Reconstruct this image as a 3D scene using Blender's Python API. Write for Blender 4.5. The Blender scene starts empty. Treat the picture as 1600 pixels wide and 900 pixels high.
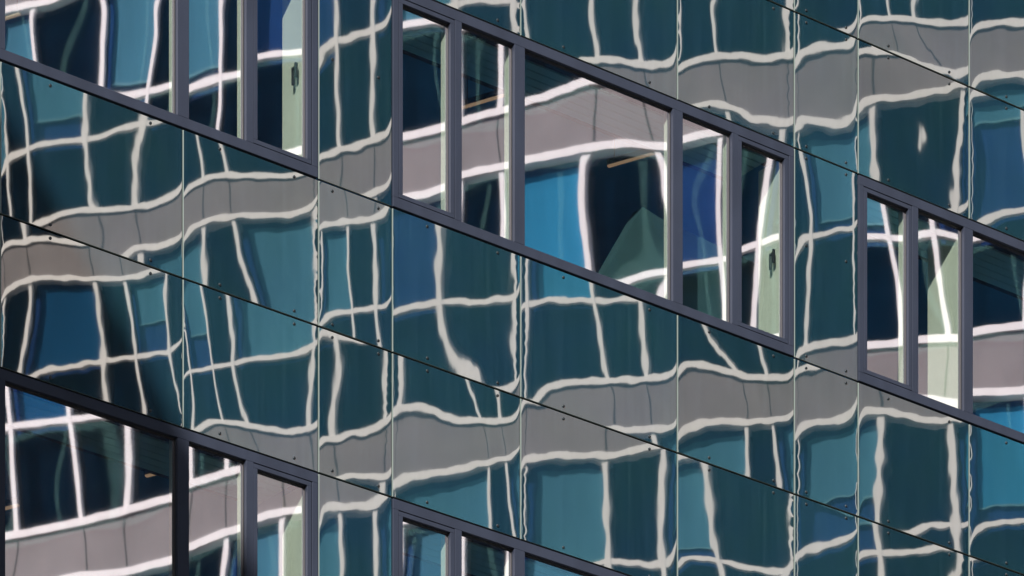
import bpy, math, random
import numpy as np
from mathutils import Vector

# ---------------------------------------------------------------- camera, light, exposure
sc = bpy.context.scene
C = sc.collection
F = 180.0                      # mm
FPX = 8000.0                   # focal length in photo pixels (1600 wide)
VX, VY = 11000.0, 4215.0       # vanishing point of the facade's horizontals, photo pixels
PHI = math.atan((VX-800)/FPX)
HD = np.array([math.sin(PHI), math.cos(PHI), 0.0])       # along the facade, to the right and away
ND = np.array([math.cos(PHI), -math.sin(PHI), 0.0])      # out of the facade, towards the street
DIST = 36.5
CAMZ = 1.6
CAM = np.array([0.0, 0.0, CAMZ])
PC = np.array([0.0, DIST, 0.0])

cam_d = bpy.data.cameras.new('camera'); cam = bpy.data.objects.new('camera', cam_d); C.objects.link(cam)
cam.location = (0, 0, CAMZ); cam.rotation_euler = (math.radians(90), 0, 0)
cam_d.lens = F; cam_d.sensor_width = 36; cam_d.shift_y = (VY-450)/1600.0
cam_d.clip_end = 2000; sc.camera = cam

S_H, S_N, SUN_EL = 0.74, 0.6726, math.radians(29)
sp = S_H*HD - S_N*ND                       # plan direction the light travels
sun_az = math.atan2(-sp[0], -sp[1])        # direction towards the sun, clockwise from +Y
to_sun = Vector((-sp[0]*math.cos(SUN_EL), -sp[1]*math.cos(SUN_EL), math.sin(SUN_EL)))
sd = bpy.data.lights.new('sun', 'SUN'); sd.energy = 5.0; sd.angle = math.radians(0.53); sd.color = (1, .96, .9)
so = bpy.data.objects.new('sun', sd); C.objects.link(so)
so.rotation_euler = to_sun.to_track_quat('Z', 'Y').to_euler(); so.location = (-10, -40, 60)
w = bpy.data.worlds.new('World'); sc.world = w; w.use_nodes = True
wn = w.node_tree.nodes; bg = wn['Background']
sky = wn.new('ShaderNodeTexSky'); sky.sky_type = 'NISHITA'; sky.sun_disc = False
sky.sun_elevation = SUN_EL; sky.sun_rotation = sun_az
w.node_tree.links.new(sky.outputs[0], bg.inputs[0]); bg.inputs[1].default_value = 0.062
sc.view_settings.view_transform = 'Standard'; sc.view_settings.look = 'None'
sc.view_settings.exposure = 1.25; sc.view_settings.gamma = 1
sc.cycles.max_bounces = 12; sc.cycles.glossy_bounces = 6; sc.cycles.transparent_max_bounces = 16
sc.cycles.transmission_bounces = 8

rng = np.random.RandomState(7); random.seed(7)

# ---------------------------------------------------------------- materials
def mat(name, col=(.5, .5, .5), rough=.5, metal=0., spec=.5, noise=0., nscale=5., stretch=(1, 1, 1), emit=None, estr=0.):
    m = bpy.data.materials.new(name); m.use_nodes = True
    nt = m.node_tree; b = nt.nodes['Principled BSDF']
    b.inputs['Base Color'].default_value = (*col, 1); b.inputs['Roughness'].default_value = rough
    b.inputs['Metallic'].default_value = metal; b.inputs['Specular IOR Level'].default_value = spec
    if emit:
        b.inputs['Emission Color'].default_value = (*emit, 1); b.inputs['Emission Strength'].default_value = estr
    if noise:
        tc = nt.nodes.new('ShaderNodeTexCoord'); mp = nt.nodes.new('ShaderNodeMapping'); mp.inputs['Scale'].default_value = stretch
        nz = nt.nodes.new('ShaderNodeTexNoise'); nz.inputs['Scale'].default_value = nscale; nz.inputs['Detail'].default_value = 6
        cr = nt.nodes.new('ShaderNodeMapRange'); cr.inputs['From Min'].default_value = .3; cr.inputs['From Max'].default_value = .7
        cr.inputs['To Min'].default_value = 1-noise; cr.inputs['To Max'].default_value = 1+noise
        mx = nt.nodes.new('ShaderNodeMix'); mx.data_type = 'RGBA'; mx.blend_type = 'MULTIPLY'; mx.inputs[0].default_value = 1
        mx.inputs[6].default_value = (*col, 1)
        L = nt.links.new
        L(tc.outputs['Object'], mp.inputs[0]); L(mp.outputs[0], nz.inputs['Vector']); L(nz.outputs[0], cr.inputs['Value'])
        L(cr.outputs[0], mx.inputs[7]); L(mx.outputs[2], b.inputs['Base Color'])
    return m

def mirror_mat(name, kind, refl, tint, base=None, trans=None):
    """glass whose real float-glass warp is stored on the mesh as the attribute glass_normal"""
    m = bpy.data.materials.new(name); m.use_nodes = True
    nt = m.node_tree; nt.nodes.remove(nt.nodes['Principled BSDF']); out = nt.nodes['Material Output']
    L = nt.links.new
    at = nt.nodes.new('ShaderNodeAttribute'); at.attribute_name = 'glass_normal'
    gl = nt.nodes.new('ShaderNodeBsdfGlossy'); gl.inputs['Roughness'].default_value = .0125
    gl.inputs['Color'].default_value = (*tint, 1)
    L(at.outputs['Vector'], gl.inputs['Normal'])
    mix = nt.nodes.new('ShaderNodeMixShader')
    tc = nt.nodes.new('ShaderNodeTexCoord'); mp = nt.nodes.new('ShaderNodeMapping')
    mp.inputs['Scale'].default_value = (9, 9, .35)
    nz = nt.nodes.new('ShaderNodeTexNoise'); nz.inputs['Scale'].default_value = 3; nz.inputs['Detail'].default_value = 7
    nz.inputs['Roughness'].default_value = .65
    L(tc.outputs['Object'], mp.inputs[0]); L(mp.outputs[0], nz.inputs['Vector'])
    mr = nt.nodes.new('ShaderNodeMapRange'); mr.inputs['From Min'].default_value = .3; mr.inputs['From Max'].default_value = .7
    mr.inputs['To Min'].default_value = refl*.96; mr.inputs['To Max'].default_value = refl*1.04
    L(nz.outputs[0], mr.inputs['Value']); L(mr.outputs[0], mix.inputs[0])
    if kind == 'opaque':
        d = nt.nodes.new('ShaderNodeBsdfDiffuse')
        # thin dust film streaked by rain
        mc = nt.nodes.new('ShaderNodeMix'); mc.data_type = 'RGBA'
        mc.inputs[6].default_value = (*base, 1); mc.inputs[7].default_value = (*[c*1.3+.004 for c in base], 1)
        mr2 = nt.nodes.new('ShaderNodeMapRange'); mr2.inputs['From Min'].default_value = .42; mr2.inputs['From Max'].default_value = .8
        L(nz.outputs[0], mr2.inputs['Value']); L(mr2.outputs[0], mc.inputs[0])
        n2 = nt.nodes.new('ShaderNodeTexNoise'); n2.inputs['Scale'].default_value = 1.1; n2.inputs['Detail'].default_value = 3
        L(tc.outputs['Object'], n2.inputs['Vector'])
        m3 = nt.nodes.new('ShaderNodeMix'); m3.data_type = 'RGBA'; m3.blend_type = 'MULTIPLY'; m3.inputs[0].default_value = 1
        rp = nt.nodes.new('ShaderNodeValToRGB'); rp.color_ramp.elements[0].position = .36; rp.color_ramp.elements[1].position = .66
        rp.color_ramp.elements[0].color = (.80, .86, 1.08, 1); rp.color_ramp.elements[1].color = (1.15, 1.1, .93, 1)
        L(n2.outputs[0], rp.inputs[0]); L(mc.outputs[2], m3.inputs[6]); L(rp.outputs[0], m3.inputs[7])
        oi = nt.nodes.new('ShaderNodeObjectInfo'); hs_ = nt.nodes.new('ShaderNodeHueSaturation')
        m4 = nt.nodes.new('ShaderNodeMapRange'); m4.inputs['To Min'].default_value = .82; m4.inputs['To Max'].default_value = 1.15
        L(oi.outputs['Random'], m4.inputs['Value']); L(m4.outputs[0], hs_.inputs['Value']); hs_.inputs['Saturation'].default_value = .95
        L(m3.outputs[2], hs_.inputs['Color']); L(hs_.outputs[0], d.inputs['Color'])
        L(d.outputs[0], mix.inputs[1])
    else:
        t = nt.nodes.new('ShaderNodeBsdfTransparent'); t.inputs['Color'].default_value = (*trans, 1)
        L(t.outputs[0], mix.inputs[1])
    L(gl.outputs[0], mix.inputs[2]); L(mix.outputs[0], out.inputs[0])
    return m

M = {}
M['panel'] = mirror_mat('teal_panel_glass', 'opaque', .345, (1, .935, .865), base=(.0046, .0240, .0345))
M['pane'] = mirror_mat('window_glass', 'clear', .555, (1, .925, .97), trans=(.99, 1, .99))
M['pane2'] = mirror_mat('inner_window_glass', 'clear', .17, (.48, 1, .96), trans=(.95, 1, 1))
M['edge'] = mat('panel_edge', (.10, .12, .11), .35)
M['gap'] = mat('black_backing', (.004, .004, .005), .8)
M['frame'] = mat('grey_aluminium', (.0195, .0235, .037), .6, .0, .12, .12, 6, (1, 1, .3))
M['gasket'] = mat('rubber_gasket', (.006, .006, .008), .7)
M['bolt'] = mat('steel_bolt', (.05, .055, .06), .3, .9)
M['green'] = mat('green_lining', (.93, 1.0, .80), .6, noise=.04, nscale=3)
M['room'] = mat('dark_room', (.11, .38, .60), .9, noise=.2, nscale=1)
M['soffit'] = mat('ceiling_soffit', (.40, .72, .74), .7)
M['sun_patch'] = mat('sun_patch_green', (.05, .135, .145), .8, noise=.12, nscale=4)  # colour of the added wedge that stands in for sunlight indoors
M['handle'] = mat('handle_metal', (.07, .08, .085), .4, .4)
M['lamp'] = mat('lamp_diffuser', (.45, .32, .22), .5, emit=(1, .62, .36), estr=.22)
M['white'] = mat('white_frame', (.80, .78, .77), .5, noise=.05, nscale=2)
M['band'] = mat('grey_cladding', (.205, .180, .184), .6, noise=.14, nscale=1.2)
M['joint'] = mat('dark_joint', (.03, .03, .03), .8)
M['blind'] = mat('blue_blind', (.062, .176, .232), .8, noise=.12, nscale=1.5, stretch=(1, 1, .3))
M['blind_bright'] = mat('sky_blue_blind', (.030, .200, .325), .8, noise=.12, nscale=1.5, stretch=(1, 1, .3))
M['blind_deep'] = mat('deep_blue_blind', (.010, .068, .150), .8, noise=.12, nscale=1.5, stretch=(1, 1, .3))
M['hem'] = mat('blind_hem', (.13, .27, .30), .7)
M['blue'] = mat('blue_room', (.014, .042, .13), .8, noise=.15, nscale=1.5)
M['dark'] = mat('dark_glass_room', (.0006, .004, .009), .9, noise=.3, nscale=1.2)
M['plain'] = mat('plain_teal_cladding', (.006, .028, .04), .12, noise=.15, nscale=.8)
M['roof'] = mat('grey_roof', (.2, .2, .2), .8, noise=.1)
M['asphalt'] = mat('asphalt', (.05, .05, .052), .9, noise=.2, nscale=2)
M['paving'] = mat('paving', (.25, .24, .22), .85, noise=.12, nscale=2)
M['render'] = mat('pale_render', (.45, .43, .40), .8, noise=.08, nscale=1)
def clearglass(name, refl):
    m = bpy.data.materials.new(name); m.use_nodes = True
    nt = m.node_tree; nt.nodes.remove(nt.nodes['Principled BSDF']); out = nt.nodes['Material Output']
    g = nt.nodes.new('ShaderNodeBsdfGlossy'); g.inputs['Roughness'].default_value = .02
    t = nt.nodes.new('ShaderNodeBsdfTransparent'); t.inputs['Color'].default_value = (.96, .98, 1, 1)
    mx = nt.nodes.new('ShaderNodeMixShader'); mx.inputs[0].default_value = refl
    nt.links.new(t.outputs[0], mx.inputs[1]); nt.links.new(g.outputs[0], mx.inputs[2]); nt.links.new(mx.outputs[0], out.inputs[0])
    return m
for k_ in ('dark', 'blue', 'room', 'gap', 'blind', 'blind_bright', 'blind_deep', 'band', 'hem'): M[k_].node_tree.nodes['Principled BSDF'].inputs['Specular IOR Level'].default_value = 0 if k_ != 'band' else .2
M['oglass'] = clearglass('opposite_glass', .008)

# ---------------------------------------------------------------- mesh helpers
class MB:
    def __init__(s): s.v = []; s.f = []; s.m = []; s.mats = []
    def mi(s, m):
        if m not in s.mats: s.mats.append(m)
        return s.mats.index(m)
    def poly(s, pts, m):
        b = len(s.v); s.v += [tuple(p) for p in pts]; s.f.append(tuple(range(b, b+len(pts)))); s.m.append(s.mi(m))
    def box(s, fr, a0, a1, o0, o1, z0, z1, m):
        """fr(a, o, z) maps along, out, up to a point"""
        p = [fr(a, o, z) for z in (z0, z1) for o in (o0, o1) for a in (a0, a1)]
        b = len(s.v); s.v += [tuple(q) for q in p]; k = s.mi(m)
        for q in ((0, 1, 3, 2), (4, 6, 7, 5), (0, 4, 5, 1), (2, 3, 7, 6), (0, 2, 6, 4), (1, 5, 7, 3)):
            s.f.append(tuple(b+i for i in q)); s.m.append(k)
    def build(s, name, parent=None, loc=None, bevel=0):
        me = bpy.data.meshes.new(name)
        vs = s.v
        if loc is not None: vs = [(a-loc[0], b-loc[1], c-loc[2]) for a, b, c in vs]
        me.from_pydata(vs, [], s.f)
        for m in s.mats: me.materials.append(M[m])
        me.polygons.foreach_set('material_index', s.m); me.update()
        import bmesh
        bm = bmesh.new(); bm.from_mesh(me); bmesh.ops.recalc_face_normals(bm, faces=bm.faces); bm.to_mesh(me); bm.free()
        o = bpy.data.objects.new(name, me); C.objects.link(o)
        if loc is not None: o.location = loc
        if parent: o.parent = parent
        if bevel:
            mo = o.modifiers.new('bevel', 'BEVEL'); mo.width = bevel; mo.segments = 2; mo.limit_method = 'ANGLE'
        return o

def fac(s, o, z): return PC + HD*s + ND*o + np.array([0, 0, z])
def empty(name, loc, label=None, cat=None, group=None):
    o = bpy.data.objects.new(name, None); C.objects.link(o); o.location = loc
    if label: o['label'] = label
    if cat: o['category'] = cat
    if group: o['group'] = group
    return o
def structure(o): o['kind'] = 'structure'; return o

KS = DIST/(FPX*math.sin(PHI))
def sx(x): x = np.asarray(x, float)-800; return x*KS/(1-x/(VX-800))
def xs(s): v = np.asarray(s, float)/KS; return 800+v/(1+v/(VX-800))
def depth(x): return DIST/(1-(np.asarray(x, float)-800)/(VX-800))
Z0K = depth(0)/FPX
def zl(y0): return CAMZ+(VY-y0)*Z0K               # height of a horizontal that meets x=0 at y0
def yz(x, z): return VY-(z-CAMZ)*FPX/depth(x)

STOREY = 850*Z0K
ZL = {-2: zl(-756), -1: zl(-516), 0: zl(-276), 1: zl(94), 2: zl(334), 3: zl(574), 4: zl(944), 5: zl(1184), 6: zl(1424)}

# ---------------------------------------------------------------- the building across the court (seen in the reflections)
U_W, U_N = 1.25, .70                     # wide and narrow window bay
PAIR = U_W+U_N
def metre(u):
    k = math.floor(u/2); r = u-2*k
    return k*PAIR+(U_W*r if r <= 1 else U_W+U_N*(r-1))
slope_ref = .25
ang = math.atan(((VY-450)/slope_ref)/FPX)
wv = np.array([-math.sin(ang), math.cos(ang), 0]); wr = wv-2*wv.dot(ND)*ND
DU = -wr                                   # increasing u
NO = np.array([-DU[1], DU[0], 0])
if NO[0] > 0: NO = -NO
d0 = np.array([0, 1, (VY-450)/FPX]); d0r = d0-2*d0.dot(ND)*ND
LREF = 30.0
QC = np.array([0, DIST, CAMZ+DIST*d0[2]])+d0r/np.linalg.norm(d0r[:2])*LREF
ORG = QC-DU*metre(8.0)+np.array([0, 0, 1.61*3.6])       # u=0, q=0
def opp(U, q): return ORG+DU*U[..., None]+np.array([0, 0, -3.6])*q[..., None]
def of(a, o, z): return ORG+DU*a+NO*o+np.array([0, 0, z])

TYPES = {}   # (floor, pair): None = blue room without blind, number = drop of the blind
for k, row in {0: [.75, .9, None, 1, .8, None, 1, .7], 1: [.97, .55, 1, None, 1, None, .86, .14],
               2: [1, .9, 1, 1, .95, .84, .70, .80]}.items():
    for i, v in enumerate(row): TYPES[(k, i)] = v

# ---------------------------------------------------------------- how each sheet of glass is warped
def crossing_fit(xa, ya, hs, vs, nx, ny, seed, rough=1.0, bend=True):
    """xa(a), ya(a,b): picture position of the node grid.  Returns U, q on an (ny, nx) grid: where on the
    building opposite this sheet, with its own bow and roller waves, throws the line of sight."""
    A, B = np.meshgrid(np.linspace(0, 1, nx), np.linspace(0, 1, ny))
    X = xa(A); Y = ya(A, B)
    pu = metre(8)+(X-800)*PAIR/205.0+(Y-450)*.0008
    pq = 1.61+((Y-450)+.25*(X-800))/440.0
    n = nx*ny; idx = np.arange(n).reshape(ny, nx)
    W = X.max()-X.min(); Hh = (Y[-1]-Y[0]).mean()
    ax, ay = W/(nx-1), Hh/(ny-1)
    RR = np.eye(n)*1e-5
    def add(cells, co, wgt):
        co = np.array(co)*wgt; cells = [c.ravel() for c in cells]
        for i_, a_ in enumerate(cells):
            for j_, b_ in enumerate(cells): np.add.at(RR, (a_, b_), co[i_]*co[j_])
    add([idx[:, :-2], idx[:, 1:-1], idx[:, 2:]], [1, -2, 1], 30.0/ax)
    add([idx[:-2], idx[1:-1], idx[2:]], [1, -2, 1], 30.0/ay)
    add([idx[:-1, :-1], idx[1:, 1:], idx[1:, :-1], idx[:-1, 1:]], [1, 1, -1, -1], 40.0/math.sqrt(ax*ay))
    add([idx[:, 1:], idx[:, :-1]], [1, -1], 1.4); add([idx[1:], idx[:-1]], [1, -1], 1.4)
    def solve(data, prior, wd):
        pf = prior.ravel(); AtA = RR.copy(); Atb = np.zeros(n)
        for x, y, val in data:
            a = (x-X[0, 0])/(X[0, -1]-X[0, 0]); a0 = a
            a = min(max(a, 0), 1); t = ya(np.array(a), np.array(0.)); b_ = ya(np.array(a), np.array(1.))
            b = min(max((y-t)/(b_-t), 0), 1)
            fa = a*(nx-1); ia = min(int(fa), nx-2); fa -= ia; fb = b*(ny-1); ib = min(int(fb), ny-2); fb -= ib
            ii = np.array([idx[ib, ia], idx[ib, ia+1], idx[ib+1, ia], idx[ib+1, ia+1]])
            ww = np.array([(1-fa)*(1-fb), fa*(1-fb), (1-fa)*fb, fa*fb])
            res = val-ww@pf[ii]
            AtA[np.ix_(ii, ii)] += wd*np.outer(ww, ww); Atb[ii] += wd*ww*res
        return (pf+np.linalg.solve(AtA, Atb)).reshape(ny, nx)
    dq = [(x, y, l) for l, pts in hs for x, y in dens(pts)]
    du = [(x, y, metre(l)) for l, pts in vs for x, y in dens(pts)]
    U = solve(du, pu, 40.0) if du else pu
    Q = solve(dq, pq, 40.0*9) if dq else pq
    return X, Y, U, Q
def dens(p):
    out = []
    for a, b in zip(p, p[1:]):
        k = max(1, int(math.hypot(b[0]-a[0], b[1]-a[1])//9))
        out += [(a[0]+(b[0]-a[0])*i/k, a[1]+(b[1]-a[1])*i/k) for i in range(k)]
    return out+[p[-1]]
def cubic_resample(G, a_out, b_out):
    """Catmull-Rom interpolation of a node grid at fractions b_out (rows) x a_out (columns)"""
    def wmat(n, t):
        Wm = np.zeros((len(t), n)); f = np.clip(t, 0, 1)*(n-1); i = np.minimum(f.astype(int), n-2); u = f-i
        c = [(-u**3+2*u**2-u)/2, (3*u**3-5*u**2+2)/2, (-3*u**3+4*u**2+u)/2, (u**3-u**2)/2]
        for k in range(4):
            j = i+k-1
            for r_ in range(len(t)):
                jj = j[r_]
                if jj < 0: Wm[r_, 0] += 2*c[k][r_]; Wm[r_, 1] -= c[k][r_]
                elif jj > n-1: Wm[r_, n-1] += 2*c[k][r_]; Wm[r_, n-2] -= c[k][r_]
                else: Wm[r_, jj] += c[k][r_]
        return Wm
    return wmat(G.shape[0], b_out)@G@wmat(G.shape[1], a_out).T
def wave(X, Y, lx, ly, seed, n=10):
    r = np.random.RandomState(seed); o = np.zeros_like(X)
    for _ in range(n):
        o += np.sin(X*2*math.pi/(lx*r.uniform(.6, 1.7))*r.choice([-1, 1])+Y*2*math.pi/(ly*r.uniform(.6, 1.7))+r.uniform(0, 6.28))
    return o/math.sqrt(n)
def wave1(T, l, seed, n=6):
    return wave(T, T*0, l, 1e9, seed, n)

def glass_normals(P, U, Q):
    T = opp(U, Q); d = P-CAM; d /= np.linalg.norm(d, axis=-1, keepdims=True)
    r = T-P; r /= np.linalg.norm(r, axis=-1, keepdims=True)
    n = r-d; return n/np.linalg.norm(n, axis=-1, keepdims=True)

def sheet(name, s0, s1, z0, z1, off, m, hs, vs, seed, parent, edge=True, thick=.012, step=3.5, noise=1.0, shift=None, rim=.0055):
    """one sheet of warped glass: a finely divided front face, a rim and sides"""
    e = rim if edge else 0
    a0, a1, c0, c1 = s0+e, s1-e*.4, z0+e*.3, z1-e*.3
    x0, x1 = float(xs(a0)), float(xs(a1)); W = x1-x0
    xa = lambda A: x0+A*(x1-x0)
    ya = lambda A, B: (1-B)*yz(xa(A), c1)+B*yz(xa(A), c0)
    Hh = float(yz((x0+x1)/2, c0)-yz((x0+x1)/2, c1))
    nx, ny = max(5, int(W/11)+2), max(5, int(Hh/11)+2)
    X, Y, U, Q = crossing_fit(xa, ya, hs, vs, nx, ny, seed)
    # output columns: even, with extra ones close to the left and right edges
    k = max(4, int(W/step)); A = np.linspace(0, 1, k+1)
    if edge:
        ex = np.array([.8, 1.6, 2.4, 3.2, 4.2, 5.4, 6.8, 8.4, 10.5, 13])/W
        A = np.unique(np.round(np.concatenate([A[(A > 13/W) & (A < 1-13/W)], [0, 1], ex, 1-ex]), 6))
    Bq = np.linspace(0, 1, max(4, int(Hh/step))+1)
    U = cubic_resample(U, A, Bq); Q = cubic_resample(Q, A, Bq)
    AA, BB = np.meshgrid(A, Bq); XX = xa(AA); YY = ya(AA, BB)
    if noise:
        U = U+noise*(.012*wave(XX, YY, 26, 70, seed)+.004*wave(XX, YY, 9, 110, seed+1)+.0025*wave(XX, YY, 5, 260, seed+4))
        Q = Q+noise*(.0030*wave(XX, YY, 40, 45, seed+2)+.0006*wave(XX, YY, 9, 50, seed+3))
    if edge:
        r = np.random.RandomState(seed+9)
        for side in (0, 1):
            dd = (XX-x0) if side == 0 else (x1-XX)
            near = U[:, 0] if side == 0 else U[:, -1]
            sg = -1 if side == 0 else 1
            amp = r.choice([.12, .35, 1.0], p=[.42, .26, .32])*r.uniform(.75, 1.25)+.24*wave1(YY[:, 0], 55, seed+20+side)+.05*wave1(YY[:, 0], 16, seed+30+side)
            wd = 1.5+.7*np.abs(wave1(YY[:, 0], 40, seed+40+side))
            U = U+sg*amp[:, None]*np.exp(-dd/wd[:, None])
            Q = Q+sg*r.uniform(.0, .045)*np.exp(-dd/4.0)
    if shift:
        U = U+shift[0]+.10*wave(XX, YY, 160, 300, seed+50); Q = Q+shift[1]+.012*wave(XX, YY, 150, 200, seed+51)
    s = sx(XX); z = CAMZ+(VY-YY)*depth(XX)/FPX
    P = PC+HD*s[..., None]+ND*off; P[..., 2] = z
    N = glass_normals(P, U, Q)
    ny_, nx_ = XX.shape
    verts = P.reshape(-1, 3); nor = N.reshape(-1, 3)
    ii = np.arange(ny_*nx_).reshape(ny_, nx_)
    f = np.stack([ii[1:, :-1], ii[1:, 1:], ii[:-1, 1:], ii[:-1, :-1]], -1).reshape(-1, 4)
    nf = len(f)
    vl = [verts]; nl = [nor]; fl = f.tolist(); ml = [0]*nf
    if edge:
        def q4(pts):
            b = sum(len(v) for v in vl); p = np.array(pts); nn = np.cross(p[1]-p[0], p[2]-p[0]); nn /= np.linalg.norm(nn)
            vl.append(p); nl.append(np.tile(nn, (4, 1))); fl.append([b, b+1, b+2, b+3]); ml.append(1)
        o1 = off-.0025; ob = off-thick
        def c(a, o, zz): return PC+HD*a+ND*o+np.array([0, 0, zz])
        q4([c(s0, o1, z0), c(a0, off, c0), c(a0, off, c1), c(s0, o1, z1)])
        q4([c(a1, off, c0), c(s1, o1, z0), c(s1, o1, z1), c(a1, off, c1)])
        q4([c(a0, off, c0), c(s0, o1, z0), c(s1, o1, z0), c(a1, off, c0)])
        q4([c(a0, off, c1), c(a1, off, c1), c(s1, o1, z1), c(s0, o1, z1)])
        q4([c(s0, ob, z0), c(s0, o1, z0), c(s0, o1, z1), c(s0, ob, z1)])
        q4([c(s1, o1, z0), c(s1, ob, z0), c(s1, ob, z1), c(s1, o1, z1)])
        q4([c(s0, ob, z0), c(s1, ob, z0), c(s1, o1, z0), c(s0, o1, z0)])
        q4([c(s0, o1, z1), c(s1, o1, z1), c(s1, ob, z1), c(s0, ob, z1)])
    V = np.concatenate(vl); NN = np.concatenate(nl)
    org = c_org = PC+HD*((s0+s1)/2)+ND*off+np.array([0, 0, z0])
    me = bpy.data.meshes.new(name)
    me.from_pydata((V-org).tolist(), [], fl)
    me.materials.append(M[m]); me.materials.append(M['edge'])
    me.polygons.foreach_set('material_index', ml)
    at = me.attributes.new('glass_normal', 'FLOAT_VECTOR', 'POINT'); at.data.foreach_set('vector', NN.astype(np.float32).ravel())
    me.update()
    o = bpy.data.objects.new(name, me); C.objects.link(o); o.location = org
    if parent:
        o.parent = parent; o.location = Vector(org)-parent.location
    return o

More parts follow.
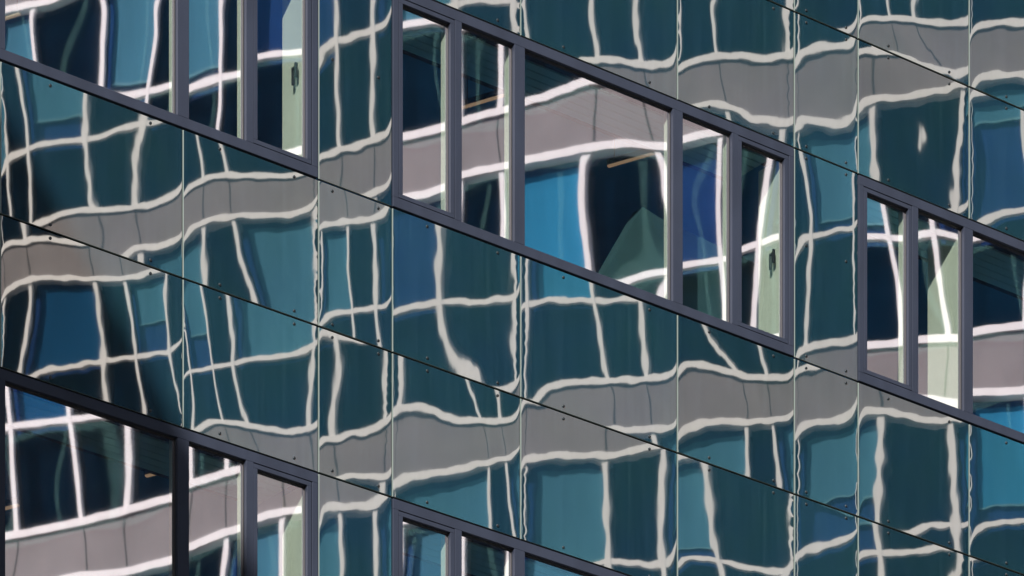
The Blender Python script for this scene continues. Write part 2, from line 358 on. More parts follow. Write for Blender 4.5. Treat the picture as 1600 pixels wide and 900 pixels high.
# measured bends, photo-pixel positions of the window bars that each sheet throws back
TRACE = """P 0 B
h .65 0,264 9,251 22,243 42,233 73,224 133,218 151,215 173,207 213,195 244,190
h 1 62,351 89,338 120,331 178,329 233,323 267,309 283,298
h 1.2 200,400 213,388 244,387 278,375
v -1 2,136 3,158 8,180 10,236 13,258 12,271 14,304 18,336
v 0 27,113 33,147 41,191 43,231 46,269 48,304 47,344
v 1 133,153 133,180 132,213 136,247 138,276 142,324 156,336 162,360 159,384
v 2 226,184 222,204 211,244 212,276 211,320 210,331 217,360 219,382
P 0 C
h 1 7,383 33,380 67,374 100,378 118,382
h 1.2 4,458 22,447 44,438 67,434 133,436 189,436 222,431 244,422
h 1.65 51,588 73,578 111,573 160,564 211,558 264,549 282,538
h 1.4 215,488 256,481
v -1 4,400 8,460 3,496 2,551
v 0 37,351 40,376 41,387 46,433 48,447 47,484 40,529 30,580
v 1 138,393 147,431 149,442 153,473 159,518 162,562 163,596 166,622
v 2 187,404 189,429 196,440 200,462 209,518 212,556 218,596 226,638
v 3 259,433 258,456 258,462 261,507 264,551 273,596 281,633
P 1 B
h 1 287,299 310,286 330,278 350,276 400,276 440,277 460,275 472,272
h 1.2 290,366 304,354 320,347 350,340 370,338 400,337 450,337 480,328 496,318
v 3 308,214 314,240 318,280 318,350 317,370 318,380 319,410 320,440
v 4 343,226 350,250 356,274 357,286 360,330 366,344 370,368 370,370 374,400 382,424 392,450 400,470
v 5 493,326 493,350 494,380 495,440 497,490
P 1 C
h 1.65 287,582 297,581 329,575 363,568 402,560 439,557 463,553 490,541
h 2 312,672 326,662 344,660 385,665 414,672 446,676 476,674 496,669
h 1.45 296,516 322,511
v 2 288,500 292,536 297,574 301,606 303,642 301,667
v 3 314,448 320,480 326,530 331,569 339,618 347,657 356,679
v 4 354,462 360,490 363,530 364,564 369,606 385,662 402,698
v 5 493,547 488,581 483,630 482,669 488,703
P 2 W0
h .65 499,96 503,78 511,73 527,65 552,57 582,47 598,40 611,33
h 1 499,246 512,244 530,237 557,231 579,222 594,217 611,211
h 1.2 574,306 590,299 611,290
v 5 525,4 527,36 526,71 526,116 527,151 529,172 529,228 536,250 533,283
v 6 582,4 582,44 583,80 582,124 581,156 581,177 582,214 586,239 584,294
P 2 B
h 1.2 501,352 517,351 541,347 563,345 581,343 594,338 603,331
h 1.65 503,501 510,494 534,488 552,486 588,481 612,476
v 4 502,361 504,397 503,463 499,481
v 5 538,299 545,339 543,348 543,374 543,419 547,452 550,486 553,519
v 6 582,348 586,386 587,430 587,481 590,519
P 2 C
h 1.65 499,521 510,518 519,521 534,527 557,532
h 2 500,692 506,688 523,688 546,680 568,678 590,669 610,657
h 2.2 532,747 552,744 606,746 611,742
v 5 523,532 530,554 529,588 522,621 519,654 518,683 524,701 524,711 527,744
v 6 606,552 603,566 604,610 604,654 606,688
P 2 W1
h 2.2 500,799 506,793 530,792 568,792 586,789 597,779 610,773
v 5 527,753 530,784 531,800 533,844 536,896
v 6 586,798 586,833 588,867 587,896
P 3 A
h .65 752,0 773,3 794,0
v 7 708,5 713,12
v 8 804,14 805,47
P 3 B
h 1.65 617,488 640,481 666,475 686,473 710,470 740,473 760,471 780,468 809,464
v 7 686,354 687,390 685,420 685,450 687,480 687,486 690,510 698,536 708,556 716,572
v 7 722,572 734,566 746,570
v 7 722,580 736,584 750,592
v 7.4 734,540 760,556 770,584
v 8 810,420 811,510
P 3 C
h 2 616,648 630,640 650,638 680,644 689,653 715,658 753,660 789,659 810,654
h 2.2 614,760 623,753 646,745 677,740 707,737 738,728 764,722 789,717 811,710
v 7 728,592 736,610 748,646 751,653 761,681 764,717 764,745 765,783 767,822
v 8 776,610 780,640 781,656 788,694 790,725 793,758 797,796 803,832
v 6.1 616,700 616,780
P 4 A
h 1 916,96 935,96 956,95 987,101 1011,104 1034,104 1057,101
v 8 819,7 818,26 823,52
v 9 922,7 927,47 935,90
v 10 992,7 994,47 1003,100 1006,114 1012,133
P 4 B
h 1.65 816,476 828,474 858,469 893,469 928,470 959,470 975,467 991,463
h 2 841,624 853,610 871,603 898,599 942,597 978,596 1022,593 1040,590 1056,584
h 2.2 965,671 987,673 1004,672 1031,670 1057,669
v 8 823,406 820,430 822,460 823,495 820,530 816,565
v 9 924,444 927,467 934,502 940,542 946,588 957,603 960,624 961,667
v 10 1002,469 1002,507 1006,542 1011,588 1010,601 1016,633 1017,665 1022,676 1025,694
P 4 C
h 2 814,627 828,628
h 2.2 817,718 856,713 911,712 942,713 967,710 989,705 1015,699
h 2.65 956,877 989,880 1018,883 1033,881 1058,879
h 2.62 1047,854 1056,852
v 8 814,733 814,795
v 9 947,680 947,703 944,718 947,756 948,800 949,844 951,882
v 10 1037,704 1037,733 1034,756 1033,800 1032,833 1034,867 1038,896
P 5 A
h 1 1061,109 1080,99 1107,92 1133,89 1155,89 1179,93 1205,93 1237,89
h 1.2 1093,165 1112,163 1133,165 1152,173 1179,187 1205,191 1239,192
v 10 1063,5 1064,40 1061,88
v 11 1111,5 1116,53 1118,85 1123,101 1133,157 1137,173 1140,187
v 12 1232,21 1233,53 1237,83 1236,101 1239,173
P 5 Z
v 12 1233,3
P 5 B
h 2 1061,578 1076,571 1100,573 1130,580 1160,589 1200,593 1238,590
h 2.2 1062,676 1076,670 1096,662 1120,659 1168,660 1210,657 1239,652
v 11 1100,508 1106,524 1120,546 1136,560 1152,582 1160,596 1166,624 1169,652 1167,664 1168,700 1168,736
v 12 1185,540 1191,560 1198,588 1200,604 1204,650 1208,666 1211,700 1218,758
P 5 C
h 2.65 1060,882 1067,875 1084,872 1102,872 1125,877 1147,882 1173,888 1200,893 1227,891 1240,887
h 2.57 1062,853 1080,851 1105,851
v 11 1100,724 1104,750 1109,780 1103,744 1108,784 1111,820 1116,856 1123,873 1129,898
v 11.95 1236,780 1236,880
P 6 Z
v 12.05 1245,3 1243,15
P 6 A
h 1 1243,98 1255,87 1272,78 1288,75 1313,75 1338,71
h 1.2 1244,197 1252,191 1270,188 1293,194 1306,195 1320,193 1338,185
v 12 1242,17 1243,60 1242,120 1242,206 1245,229
v 12.9 1330,90 1330,200
P 6 W0
h 1.65 1243,390 1248,378 1256,373 1270,369 1300,362 1320,358 1334,354 1339,348
h 2 1244,553 1257,549 1271,542 1303,538 1338,534
h 1.59 1276,346 1332,337
v 12 1252,240 1258,270 1264,300 1267,340 1268,396 1267,392 1264,429 1262,478 1260,536
v 13 1335,272 1334,290 1335,320 1334,360 1335,396 1335,404 1336,453 1336,490 1339,532
P 6 B
h 2.2 1244,678 1250,669 1260,664 1282,660 1310,658 1326,650 1339,642
h 2.52 1282,782 1296,775 1316,770 1339,770
v 12 1242,690 1243,720 1242,740
v 12.9 1337,700 1337,780
P 6 C
h 2.555 1250,785 1290,799 1330,812
h 2.65 1242,872 1260,860 1290,852 1314,845 1338,836
v 12.08 1243,780 1243,890
v 12.9 1336,815 1336,890
P 7 Z
h 1 1343,33 1364,30 1391,30 1431,33 1464,38 1487,39 1511,37
h 1.2 1400,85 1427,95 1453,108 1476,111 1493,118 1511,113
v 12 1345,4 1343,24
v 13 1387,4 1389,24 1394,38 1403,82
v 14 1424,4 1430,27 1429,40 1444,71 1462,89 1473,104
P 7 A
h 1 1343,82 1353,81 1371,82 1391,85
h 1.2 1343,169 1353,159 1364,155 1398,154 1431,150 1453,144 1476,141 1498,134 1511,133
v 13 1362,93 1365,144 1362,167 1363,198 1366,256 1368,279
v 14.0 1437,208 1440,218 1438,228 1441,240
v 13.96 1436,190 1443,196
v 13.55 1412,190 1412,250
v 13.6 1470,190 1470,250
v 13.6 1440,290 1441,300
v 13.75 1440,175 1441,176
v 14 1509,149 1505,175 1501,212 1493,247 1495,284 1493,325
P 7 B
h 2.2 1342,644 1360,642 1380,643 1400,646 1420,651 1440,656 1460,658 1490,656
h 2.52 1343,771 1362,769
h 2.56 1503,790 1512,787
h 2.65 1425,834 1441,825 1455,821 1480,820 1512,822
v 13 1374,612 1379,638 1375,660 1376,700 1373,740 1372,776 1371,784 1371,811
v 14 1485,664 1488,700 1490,740 1492,776 1494,811 1495,838 1498,857
P 7 C
h 2.65 1343,867 1355,864 1382,864 1427,863 1453,858 1475,855
v 13 1367,820 1371,839 1375,861 1376,896
v 14 1505,864 1499,896
P 8 Z
h 1 1517,46 1527,44 1542,39 1564,38 1598,37
h 1.2 1516,133 1527,127 1542,120 1564,117 1598,118
v 14.2 1525,80
v 14.8 1590,80
P 8 A
h 1.2 1518,144 1528,145
h 1.26 1520,168 1560,167
h 1.65 1534,350 1551,338 1574,331 1597,329
v 15 1597,183 1599,227
v 14.1 1522,250
P 8 B
h 2.56 1518,793 1560,785 1599,783
h 2.65 1517,834 1533,823 1560,816 1599,815
v 14.1 1520,700 1520,800
v 14.95 1600,696
P 8 C
h 2.65 1520,840
v 14.1 1522,870
G 5 272 0
h .2 5,15 8,15 40,7 80,0
h .65 197,149 240,139 272,131
h .56 107,115 157,100
v 0 -40,40
v 1 51,16 53,53 59,96
v 2 169,5 165,67 163,133
v 3 247,5 248,53 237,120 232,160
G 292 382 0
h .65 293,139 312,131 347,119 381,113
h .63 300,125 335,110
v 3 349,5 349,53 348,115 348,160 343,203
v 2.2 293,60 293,170
G 400 478 0
h .65 401,87 440,81 476,79
h 1 467,237
v 4.15 405,30 405,150
v 4.9 474,100
G 8 273 1
h 1.65 9,667 21,664 71,658 114,653 156,648
h 2 11,838 53,831 131,815 195,799 274,777
h 2.2 124,898 195,893 274,873
v 0 14,608 21,662 23,722 30,825 32,857
v 1 110,637 115,669 124,740 130,807 137,836 140,893
v 2 204,665 206,715 203,790 195,822
G 295 383 1
h 2 295,758 329,748 356,739 381,733
h 2.2 295,855 329,841 356,830 380,824
v 3 302,695 303,748 304,766 296,846
v 4 358,714 358,734 357,748 356,827 359,836 356,866 352,895
G 402 476 1
h 2.2 402,810 427,802 451,797 477,795
v 5 445,753 449,790 444,814 444,895
G 629 703 0
h .65 629,38 662,32 689,28
h 1 629,215 667,207 700,198
h 1.2 636,307 667,302 700,291
v 6.15 632,60 632,300
v 6.9 700,60 700,300
G 722 802 0
h .65 720,42
h 1 720,191 756,180 802,169
h 1.2 720,273 756,264 802,256
v 7 722,67 724,156 724,311
v 8 787,71 787,156 779,200 789,276 791,356
G 820 1047 0
h 1 821,160 856,151 893,137 926,125
h 1.2 821,249 870,240 917,230 977,222 1047,228
h 1.65 982,438 1015,426 1047,422
v 9 935,135 931,223 914,247 912,317 924,415
v 10 1008,153 1022,214 1036,242 1045,270
v 9.88 1044,340 1044,420
G 1065 1140 0
h 1.2 1067,218 1098,209 1129,204
h 1.65 1067,413 1107,407 1140,402
v 11 1129,227 1127,293 1127,360 1133,427 1138,493
G 1158 1224 0
h 1.65 1158,389 1191,378 1222,367
v 12 1207,249 1200,293 1191,360 1187,427 1181,507
G 1355 1417 0
h 1.65 1355,367 1387,368 1415,371
h 1.57 1358,338 1380,335
h 2 1355,540 1387,538 1415,535
v 13 1384,320 1391,360 1400,400 1409,449 1413,524
G 1434 1503 0
h 1.65 1433,367 1467,360 1502,369
h 2 1435,531 1471,529 1502,529
h 2.2 1462,622 1502,631
v 14 1460,342 1467,391 1475,458 1487,520
G 1520 1700 0
h 2 1520,520 1560,513 1600,509
h 2.2 1520,611 1560,611 1600,609
v 14.1 1522,450 1522,650
v 14.95 1600,450 1600,600
G 629 703 1
v 6 629,811 631,853 629,872
h 2.3 660,850
G 721 803 1
v 7 727,835 727,897
v 8 800,850
h 2.35 760,870
G 820 1047 1
v 8.2 830,890
v 8.8 920,930
h 2.35 850,885"""
PAN, PANE = {}, []
for ln in TRACE.strip().splitlines():
    t = ln.split()
    if t[0] == 'P': cur = PAN[(int(t[1]), t[2])] = {'h': [], 'v': []}
    elif t[0] == 'G': cur = {'h': [], 'v': [], 'x': (float(t[1])+float(t[2]))/2, 'row': int(t[3])}; PANE.append(cur)
    else: cur[t[0]].append((float(t[1]), [tuple(map(float, p.split(','))) for p in t[2:]]))

# ---------------------------------------------------------------- ground
g = MB(); g.poly([(-1500, -1500, 0), (1500, -1500, 0), (1500, 1500, 0), (-1500, 1500, 0)], 'asphalt'); structure(g.build('ground'))
pv = MB()
def grd(a, o, z): return ORG*np.array([1, 1, 0])+DU*a+NO*o+np.array([0, 0, z])
pv.box(fac, -60, 26, .45, 4.0, .004, .13, 'paving'); structure(pv.build('pavement'))
pv = MB(); pv.box(grd, -42, 20, .35, 3.2, .004, .13, 'paving'); structure(pv.build('footpath'))

# ---------------------------------------------------------------- the office building across the court
OB_Q0, OB_Q1, OB_P0, OB_P1 = -1, 4, -4, 11
ob = empty('office_building', tuple(grd(0, 0, 0)), 'pale office building with white window bars and blue blinds, mirrored in the glass front', 'building')
OL = np.array(ob.location)
A0, A1 = OB_P0*PAIR-14, OB_P1*PAIR+.06
ZB = ORG[2]                                   # height of q=0
def obuild(mb, name, parent=ob, loc=None):
    if loc is None: loc = OL
    o = mb.build(name, None, tuple(loc)); 
    o.parent = parent; o.location = Vector(loc)-(Vector(OL) if parent is ob else Vector(parent['_w']))
    return o
b = MB(); b.box(of, A0, A1, -14, -.62, -ZB, 13.5, 'render'); b.box(of, A0-.2, A1+.2, -14.2, .14, 13.5, 13.9, 'roof')
obuild(b, 'wall')
nlo = int(math.floor(ORG[2]/3.6))
for k in range(-3, nlo+1):                    # one band of cladding per storey, between head and sill
    zs, zh = -k*3.6, -(k+.2)*3.6              # sill line above, head line below
    b = MB(); b.box(of, A0, A1, -.6, 0, zh, zs, 'band')
    for p in range(OB_P0-7, OB_P1+1):
        for a in (p*PAIR, p*PAIR+U_W):
            if A0 < a < A1: b.box(of, a-.009, a+.009, .001, .004, zh+.07, zs-.07, 'joint')
    obuild(b, 'cladding_band')
    b = MB()
    b.box(of, A0, A1, -.3, .03, zs-.042, zs+.055, 'white'); b.box(of, A0, A1, -.3, .03, zh-.055, zh+.042, 'white')
    obuild(b, 'sill_course')
def bay(k, p, detail=True):
    zt, zb, ztr = -(k+.2)*3.6-.056, -(k+1)*3.6+.056, -(k+.65)*3.6
    a = p*PAIR; org = of(a, 0, zb)
    b = MB()
    b.box(of, a-.041, a+.041, -.06, .010, zb, zt, 'white'); b.box(of, a+U_W-.036, a+U_W+.036, -.06, .010, zb, zt, 'white')
    b.box(of, a+.042, a+U_W-.037, -.06, .008, ztr-.04, ztr+.04, 'white'); b.box(of, a+U_W+.037, a+PAIR-.042, -.06, .008, ztr-.04, ztr+.04, 'white')
    fr = obuild(b, 'window', ob, org); fr['_w'] = tuple(float(v) for v in org)
    b = MB()
    t = TYPES.get((k, p), 'x')
    if t == 'x': t = random.choice([None, 1, .9, .7, .85, .5])
    for a0, a1, kind in ((a+.042, a+U_W-.037, 'blue'), (a+U_W+.037, a+PAIR-.042, 'dark')):
        b.box(of, a0, a1, -.2, -.16, zb, zt, 'dark')
        if kind == 'blue': b.box(of, a0, a1, -.155, -.13, ztr-.05, zt, 'blue')
    obuild(b, 'room_back', fr, org)
    b = MB()
    for a0, a1 in ((a+.042, a+U_W-.037), (a+U_W+.037, a+PAIR-.042)): b.box(of, a0, a1, -.05, -.04, zb, zt, 'oglass')
    obuild(b, 'glass_pane', fr, org)
    if t is not None:
        top = zt-.10; bot = top-(top-ztr-.05)*t
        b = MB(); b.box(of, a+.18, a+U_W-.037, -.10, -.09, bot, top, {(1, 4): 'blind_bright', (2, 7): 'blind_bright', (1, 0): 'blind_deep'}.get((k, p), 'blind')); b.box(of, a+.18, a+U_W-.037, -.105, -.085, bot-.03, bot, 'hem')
        obuild(b, 'roller_blind', fr, org)
for k in range(OB_Q0, OB_Q1):
    for p in range(OB_P0, OB_P1): bay(k, p)
for k in list(range(-3, OB_Q0))+list(range(OB_Q1, nlo+1)):
    zt, zb, ztr = -(k+.2)*3.6-.056, -(k+1)*3.6+.056, -(k+.65)*3.6
    b = MB()
    for p in range(OB_P0-7, OB_P1):
        a = p*PAIR
        if a-.1 < A0: continue
        b.box(of, a-.041, a+.041, -.06, .010, zb, zt, 'white'); b.box(of, a+U_W-.036, a+U_W+.036, -.06, .010, zb, zt, 'white')
    b.box(of, A0, A1, -.06, .008, ztr-.04, ztr+.04, 'white'); b.box(of, A0, A1, -.08, -.06, zb, zt, 'dark')
    obuild(b, 'ribbon_window')
for o in bpy.data.objects:
    if '_w' in o: del o['_w']

# ---------------------------------------------------------------- tower block beyond the street, its roof edge shades the corner
A_sh = fac(float(sx(128)), 0, CAMZ+(VY-388)*float(depth(128))/FPX)
ts = np.array(to_sun); ctr = A_sh+ts*(21.0/math.cos(SUN_EL))
ed = -.39*HD+.92*ND; ed /= np.linalg.norm(ed)           # direction of the roof edge
el = np.array([ed[1], -ed[0], 0])
if el[0] > 0: el = -el
def tw(a, o, z): return np.array([ctr[0], ctr[1], 0])+ed*a+el*o+np.array([0, 0, z])
tb = empty('tower_block', tuple(tw(0, 8, 0)), 'plain rendered tower block on the left, whose roof edge shades the lower left glass', 'building')
b = MB(); b.box(tw, -13, 9, .02, 16, 0, ctr[2]-.5, 'render'); o = b.build('wall', None, tuple(tb.location)); o.parent = tb; o.location = (0, 0, 0)
b = MB(); b.box(tw, -13.1, 9.1, 0, 16.1, ctr[2]-.5, ctr[2], 'roof'); o = b.build('roof', None, tuple(tb.location)); o.parent = tb; o.location = (0, 0, 0)
wb = MB()
for fl in range(1, 8):
    wb = MB()
    for a in np.arange(-12, 8, 2.2): wb.box(tw, a, a+1.3, -.02, .015, fl*3.5, fl*3.5+1.6, 'dark')
    o = wb.build('window_row', None, tuple(tb.location)); o.parent = tb; o.location = (0, 0, 0)

# ---------------------------------------------------------------- the glass-fronted building
S_NARROW, S_WIN = .638, 3.738
MOD = S_NARROW+S_WIN
G1 = -1.067
WP = [0, 1.142, 2.602, 3.738]
gb = empty('glass_building', tuple(fac(0, 0, 0)), 'office building clad in warped dark teal mirror glass with slanting ribbons of grey framed windows', 'building')
GL = Vector(gb.location)
def gbuild(mb, name, parent=gb, loc=None, bevel=0):
    loc = Vector(loc) if loc is not None else GL
    o = mb.build(name, None, tuple(loc), bevel); o.parent = parent
    pw = GL if parent is gb else Vector(parent['_w']); o.location = loc-pw
    return o
S_L, S_R = G1-3*MOD, G1+3*MOD
ZTOP = ZL[1]+STOREY*4
rows = [(ZL[-1]-0, ZL[-2], 'Z'), (ZL[0], ZL[-1], 'A'), (ZL[2], ZL[1], 'B'), (ZL[3], ZL[2], 'C'), (ZL[5], ZL[4], 'D')]
# solid core: spandrel walls, then rooms behind the ribbons
core = MB()
nst = int(ZL[1]//STOREY)+1
for j in range(-4, nst+1):
    zt = ZL[1]-j*STOREY; zb = ZL[0]-(j+1)*STOREY         # spandrel zone below window row j
    core.box(fac, S_L-MOD, S_R+MOD, -.35, -.035, max(zb, 0), zt, 'gap')
    core.box(fac, S_L-MOD, S_R+MOD, -5.0, -.35, max(zb+.45, 0) if zb > 0 else 0, zt-.05, 'room')
core.box(fac, S_L-MOD, S_R+MOD, -12, -5.0, 0, ZL[1]+STOREY*5, 'room')
gbuild(core, 'wall')

GAP = .0042
def panel(col_key, row, s0, s1, z0, z1, bolts, seed):
    t = PAN.get((col_key, row), {'h': [], 'v': []})
    o = sheet('glass_panel', s0+GAP, s1-GAP, z0+.0065, z1-.0065, 0.0, 'panel', t['h'], t['v'], seed, gb, step=2.8 if t['v'] else 9)
    ow = GL+o.location
    for bs, bz in bolts:
        b = MB(); c = fac(bs, 0, bz); n = 10
        for (r0, h0), (r1, h1) in (((.0105, .0), (.0105, .004)), ((.0105, .004), (.0075, .007)), ((.0075, .007), (.003, .0075))):
            for i in range(n):
                t0, t1 = 2*math.pi*i/n, 2*math.pi*(i+1)/n
                P = lambda r, tt, h: c+HD*r*math.cos(tt)+np.array([0, 0, r*math.sin(tt)])+ND*h
                b.poly([P(r0, t0, h0), P(r0, t1, h0), P(r1, t1, h1), P(r1, t0, h1)], 'bolt')
        b.poly([P(.003, 2*math.pi*i/n, .0075) for i in range(n)], 'bolt')
        bo = b.build('bolt', None, tuple(c)); bo.parent = o; bo.location = Vector(c)-ow
    return o

def bolt_s(s0, s1, wide):
    w = s1-s0
    return (s0+w*.27, s1-w*.18) if wide else (s0+.12, s1-.12)
cols = []      # (key, s0, s1, wide)
for m_i, base in ((-1, G1-2*MOD), (0, G1-MOD), (1, G1), (2, G1+MOD)):
    for i in range(3):
        key = {(0, 1): 0, (0, 2): 1, (1, 0): 3, (1, 1): 4, (1, 2): 5, (2, 0): 7, (2, 1): 8}.get((m_i, i), 100+m_i*10+i)
        cols.append((key, base+WP[i], base+WP[i+1], True))
    cols.append(({0: 2, 1: 6}.get(m_i, 100+m_i*10+5), base+S_WIN, base+MOD, False))
seed = 100
for key, s0, s1, wide in cols:
    inview = float(xs(s1)) > -5 and float(xs(s0)) < 1605
    for z0, z1, r in rows:
        seed += 60
        bl = []
        for bs in bolt_s(s0, s1, wide):
            for bz in (z0+.045, z1-.045):
                x = float(xs(bs)); y = float(yz(x, bz))
                if -5 < x < 1605 and -5 < y < 905: bl.append((bs, bz))
        panel(key, r, s0, s1, z0, z1, bl, seed)
    if not wide:
        for z0, z1, r in ((ZL[1], ZL[0], 'W0'), (ZL[4], ZL[3], 'W1')):
            seed += 60; bl = []
            for bs, bz in ((s0+.12, z0+(z1-z0)*.555), (s1-.12, z0+(z1-z0)*.555)):
                x = float(xs(bs)); y = float(yz(x, bz))
                if -5 < x < 1605 and -5 < y < 905: bl.append((bs, bz))
            if key == 6: 
                for bs in (s0+.12, s1-.12):
                    for bz in (z0+.045, z1-.045): bl.append((bs, bz))
            panel(key, r, s0, s1, z0, z1, bl, seed)

# ribbon windows: each is one frame with five lights
LIGHTS = [(.092, .516, True), (.612, 1.086, False), (1.18, 2.558, False), (2.652, 3.126, False), (3.222, 3.646, True)]
def prism_frame(b, s0, s1, z0, z1, wS, wZ, o0, o1, m):
    b.box(fac, s0, s1, o0, o1, z0, z0+wZ, m); b.box(fac, s0, s1, o0, o1, z1-wZ, z1, m)
    b.box(fac, s0, s0+wS, o0, o1, z0+wZ, z1-wZ, m); b.box(fac, s1-wS, s1, o0, o1, z0+wZ, z1-wZ, m)
def ribbon(base, z0, z1, row, seed, label, inview):
    org = fac(base, 0, z0)
    b = MB(); s0, s1 = base+.006, base+S_WIN-.006; za, zb = z0+.008, z1-.008
    H_ = .078
    b.box(fac, s0, s1, -.06, .006, za, z0+H_, 'frame'); b.box(fac, s0, s1, -.06, .006, z1-H_, zb, 'frame')
    mz0, mz1 = z0+H_, z1-H_
    b.box(fac, s0, base+.054, -.06, .006, mz0, mz1, 'frame')
    for p, q in ((.551, .612), (1.086, 1.18), (2.558, 2.652), (3.126, 3.187)): b.box(fac, base+p, base+q, -.06, .006, mz0, mz1, 'frame')
    b.box(fac, base+3.684, s1, -.06, .006, mz0, mz1, 'frame')
    fr = gbuild(b, 'window', gb, org, bevel=.0025); fr['_w'] = tuple(float(v) for v in org)
    if label: fr['label'] = label
    # black gasket behind the opening gaps and round the glass
    b = MB()
    for l0, l1, cas in LIGHTS:
        if cas: prism_frame(b, base+l0-.041, base+l1+.038, mz0-.003, mz1+.003, .03, .03, -.058, -.045, 'gasket')
    gbuild(b, 'gasket', fr, org)
    for li, (l0, l1, cas) in enumerate(LIGHTS):
        a0, a1 = base+l0, base+l1
        if cas:
            b = MB(); prism_frame(b, a0-.034, a1+.031, mz0+.005, mz1-.005, .034, .030, -.044, .004, 'frame')
            sash = gbuild(b, 'sash', fr, org, bevel=.002)
            g0, g1 = mz0+.035, mz1-.035
        else: g0, g1 = mz0, mz1
        # bead
        b = MB(); prism_frame(b, a0, a1, g0, g1, .006, .006, -.05, -.022, 'gasket'); gbuild(b, 'glazing_bead', fr, org)
        xm = float(xs((a0+a1)/2)); t = {'h': [], 'v': []}
        if inview:
            for pn in PANE:
                if pn['row'] == row and float(xs(a0))-12 < pn['x'] < float(xs(a1))+12: t = pn
        r = np.random.RandomState(seed+li)
        # glass
        for nm, off, mt, sh, sd_ in (('glass_pane', -.03, 'pane', None, 0), ('inner_glass_pane', -.045, 'pane2', (float(r.choice([-1, 1], p=[.35, .65]))*r.uniform(.16, .3), r.uniform(-.045, -.02)), 3)):
            o = sheet(nm, a0+.004, a1-.004, g0+.004, g1-.004, off, mt, t['h'], t['v'], seed+li*7+sd_, None, edge=False, step=5 if t['v'] or t['h'] else 20, noise=.35, shift=sh)
            ow = o.location.copy(); o.parent = fr; o.location = ow-Vector(fr['_w'])
        if inview:
            # pale green lining of the jamb on the right, deep at the end of the ribbon
            d = {0: .05, 1: .05, 2: .035, 3: .04, 4: .235}[li]
            if label and 'right edge' in label and li == 1: d = .34
            b = MB(); b.box(fac, a1-.001, a1+.02, -.062-d, -.062, g0-.05, g1+.02, 'green'); gbuild(b, 'jamb_lining', fr, org)
            if li == 4 or (li == 0 and False):
                hz = z0+(z1-z0)*.42; ha = a1-.045
                b = MB(); b.box(fac, ha-.008, ha+.014, -.085, -.07, hz+.04, hz+.14, 'handle'); b.box(fac, ha-.004, ha+.016, -.12, -.085, hz+.10, hz+.12, 'handle')
                b.box(fac, ha-.004, ha+.014, -.125, -.108, hz, hz+.12, 'handle'); gbuild(b, 'window_handle', fr, org, bevel=.003)
    if inview:
        b = MB()
        for k in range(5): b.box(fac, base+.1, base+S_WIN-.1, -.17-.085*(k+1)+.012, -.17-.085*k, z1-.055, z1-.04+.01*(k % 2), 'soffit')
        b.box(fac, base+.1, base+S_WIN-.1, -.66, -.12, z1-.035, z1-.015, 'gasket')
        gbuild(b, 'ceiling_soffit', fr, org)
    return fr
names = {(0, 0): 'upper left ribbon of grey framed windows cut by the top of the picture',
         (1, 0): 'whole ribbon of five grey framed windows in the middle, with pale mirrored wall',
         (2, 0): 'ribbon of grey framed windows at the right edge with wide pale green lining',
         (0, 1): 'lower left ribbon of grey framed windows in the shade',
         (1, 1): 'ribbon of grey framed windows cut by the bottom edge of the picture'}
for m_i, base in ((-1, G1-2*MOD), (0, G1-MOD), (1, G1), (2, G1+MOD)):
    for row, z0, z1 in ((0, ZL[1], ZL[0]), (1, ZL[4], ZL[3])):
        ribbon(base, z0, z1, row, 5000+m_i*100+row*50, names.get((m_i, row)), (m_i, row) in names)

# made-up solid wedge shaped like a sunlit patch, behind the widest middle window
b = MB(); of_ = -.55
def fp(x, y): # a point on the plane 'of_' behind the front, where the wedge stands
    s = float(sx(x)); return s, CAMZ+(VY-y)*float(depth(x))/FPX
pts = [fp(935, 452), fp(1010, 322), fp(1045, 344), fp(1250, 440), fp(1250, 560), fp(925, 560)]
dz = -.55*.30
b.poly([fac(s+.42, of_, z+.33) for s, z in pts], 'sun_patch'); b.poly([fac(s+.42, of_-.12, z+.33) for s, z in pts], 'sun_patch')
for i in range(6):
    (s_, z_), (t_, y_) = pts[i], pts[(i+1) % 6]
    b.poly([fac(s_+.42, of_, z_+.33), fac(t_+.42, of_, y_+.33), fac(t_+.42, of_-.12, y_+.33), fac(s_+.42, of_-.12, z_+.33)], 'sun_patch')
gbuild(b, 'sun_patch_wedge')

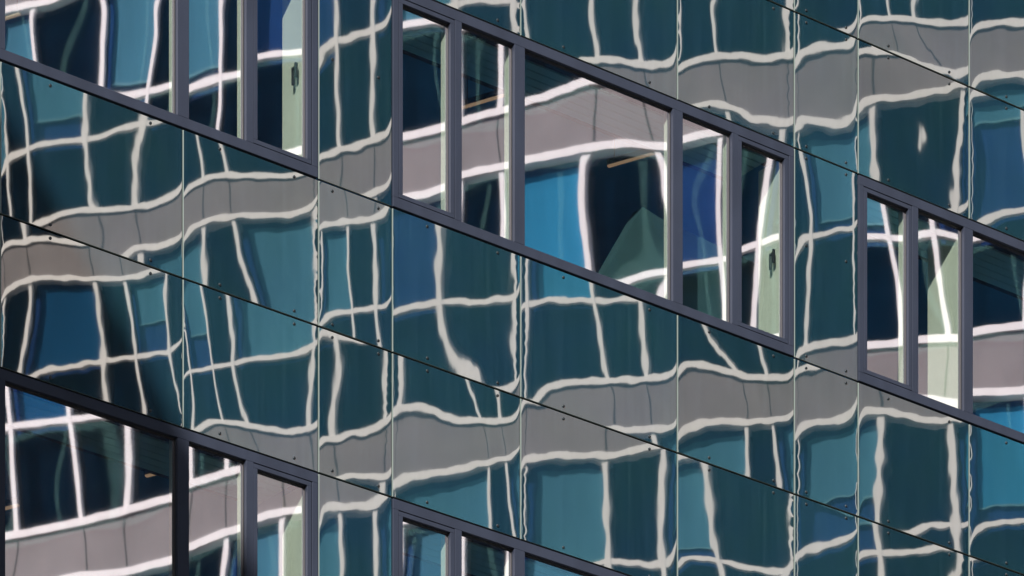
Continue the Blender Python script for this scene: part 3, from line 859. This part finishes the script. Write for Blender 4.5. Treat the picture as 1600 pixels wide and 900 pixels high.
# roof slab and plain side cladding of the glass building
b = MB(); b.box(fac, S_L-MOD, S_R+MOD, -12.2, .05, ZL[1]+STOREY*5, ZL[1]+STOREY*5+.5, 'roof'); gbuild(b, 'roof')
for s0, s1 in ((S_L-MOD, G1-2*MOD-.01), (G1+2*MOD+.01, S_R+MOD)):
    b = MB(); b.box(fac, s0, s1, -.03, -.002, 0, ZL[1]+STOREY*5, 'plain'); gbuild(b, 'side_cladding')
for z0, z1 in ((0, ZL[5]-.01), (ZL[-2]+.01, ZL[1]+STOREY*5)):
    b = MB(); b.box(fac, G1-2*MOD, G1+2*MOD, -.03, -.002, z0, z1, 'plain'); gbuild(b, 'plain_cladding')

# linear ceiling lamps hanging in the rooms
LD = np.array([-math.sin(math.radians(59.5)), math.cos(math.radians(59.5)), 0])
def lamp(x, y, px_len, inset, label):
    s = float(sx(x)); d = np.array([(x-800)/FPX, 1, (VY-y)/FPX]); p0 = CAM+d*float(depth(x))
    # carry on along the line of sight until inset metres behind the glass
    k = inset/abs(d.dot(ND)); p = p0+d*k
    L_ = px_len/120.0
    side = np.array([LD[1], -LD[0], 0])
    t = empty('ceiling_lamp', tuple(p), label, 'lamp', 'lamps hanging in the rooms')
    b = MB(); fr = lambda a, o, z: p+LD*a+side*o+np.array([0, 0, z])
    b.box(fr, -L_/2, L_/2, -.013, .013, .0, .012, 'lamp'); o = b.build('diffuser', None, tuple(p)); o.parent = t; o.location = (0, 0, 0)
    b = MB(); b.box(fr, -L_/2, L_/2, -.022, .022, .0125, .05, 'frame'); o = b.build('housing', None, tuple(p)); o.parent = t; o.location = (0, 0, 0)
    b = MB()
    for a in (-L_*.4, L_*.4): b.box(fr, a-.003, a+.003, -.003, .003, .05, .4, 'frame')
    o = b.build('rod', None, tuple(p)); o.parent = t; o.location = (0, 0, 0)
lamp(768, 156, 62, .8, 'thin warm ceiling lamp behind the narrow fixed light left of the widest middle window')
lamp(845, 142, 55, .8, 'thin warm ceiling lamp in the top left corner of the widest middle window')
lamp(1000, 247, 66, .9, 'thin warm ceiling lamp across the right part of the widest middle window')
lamp(1090, 228, 56, .9, 'thin warm ceiling lamp behind the narrow light right of the widest middle window')
lamp(30, 642, 40, .8, 'thin warm ceiling lamp in the top left corner of the shaded lower left window')
lamp(256, 738, 36, .8, 'thin warm ceiling lamp at the right side of the shaded lower left window')
lamp(12, 795, 22, .8, 'short warm ceiling lamp at the left rim of the shaded lower left window')
lamp(12, 29, 24, .8, 'short warm ceiling lamp in the top left corner of the picture')
lamp(770, 896, 50, .8, 'thin warm ceiling lamp at the bottom edge of the picture')
for o in bpy.data.objects:
    if '_w' in o: del o['_w']
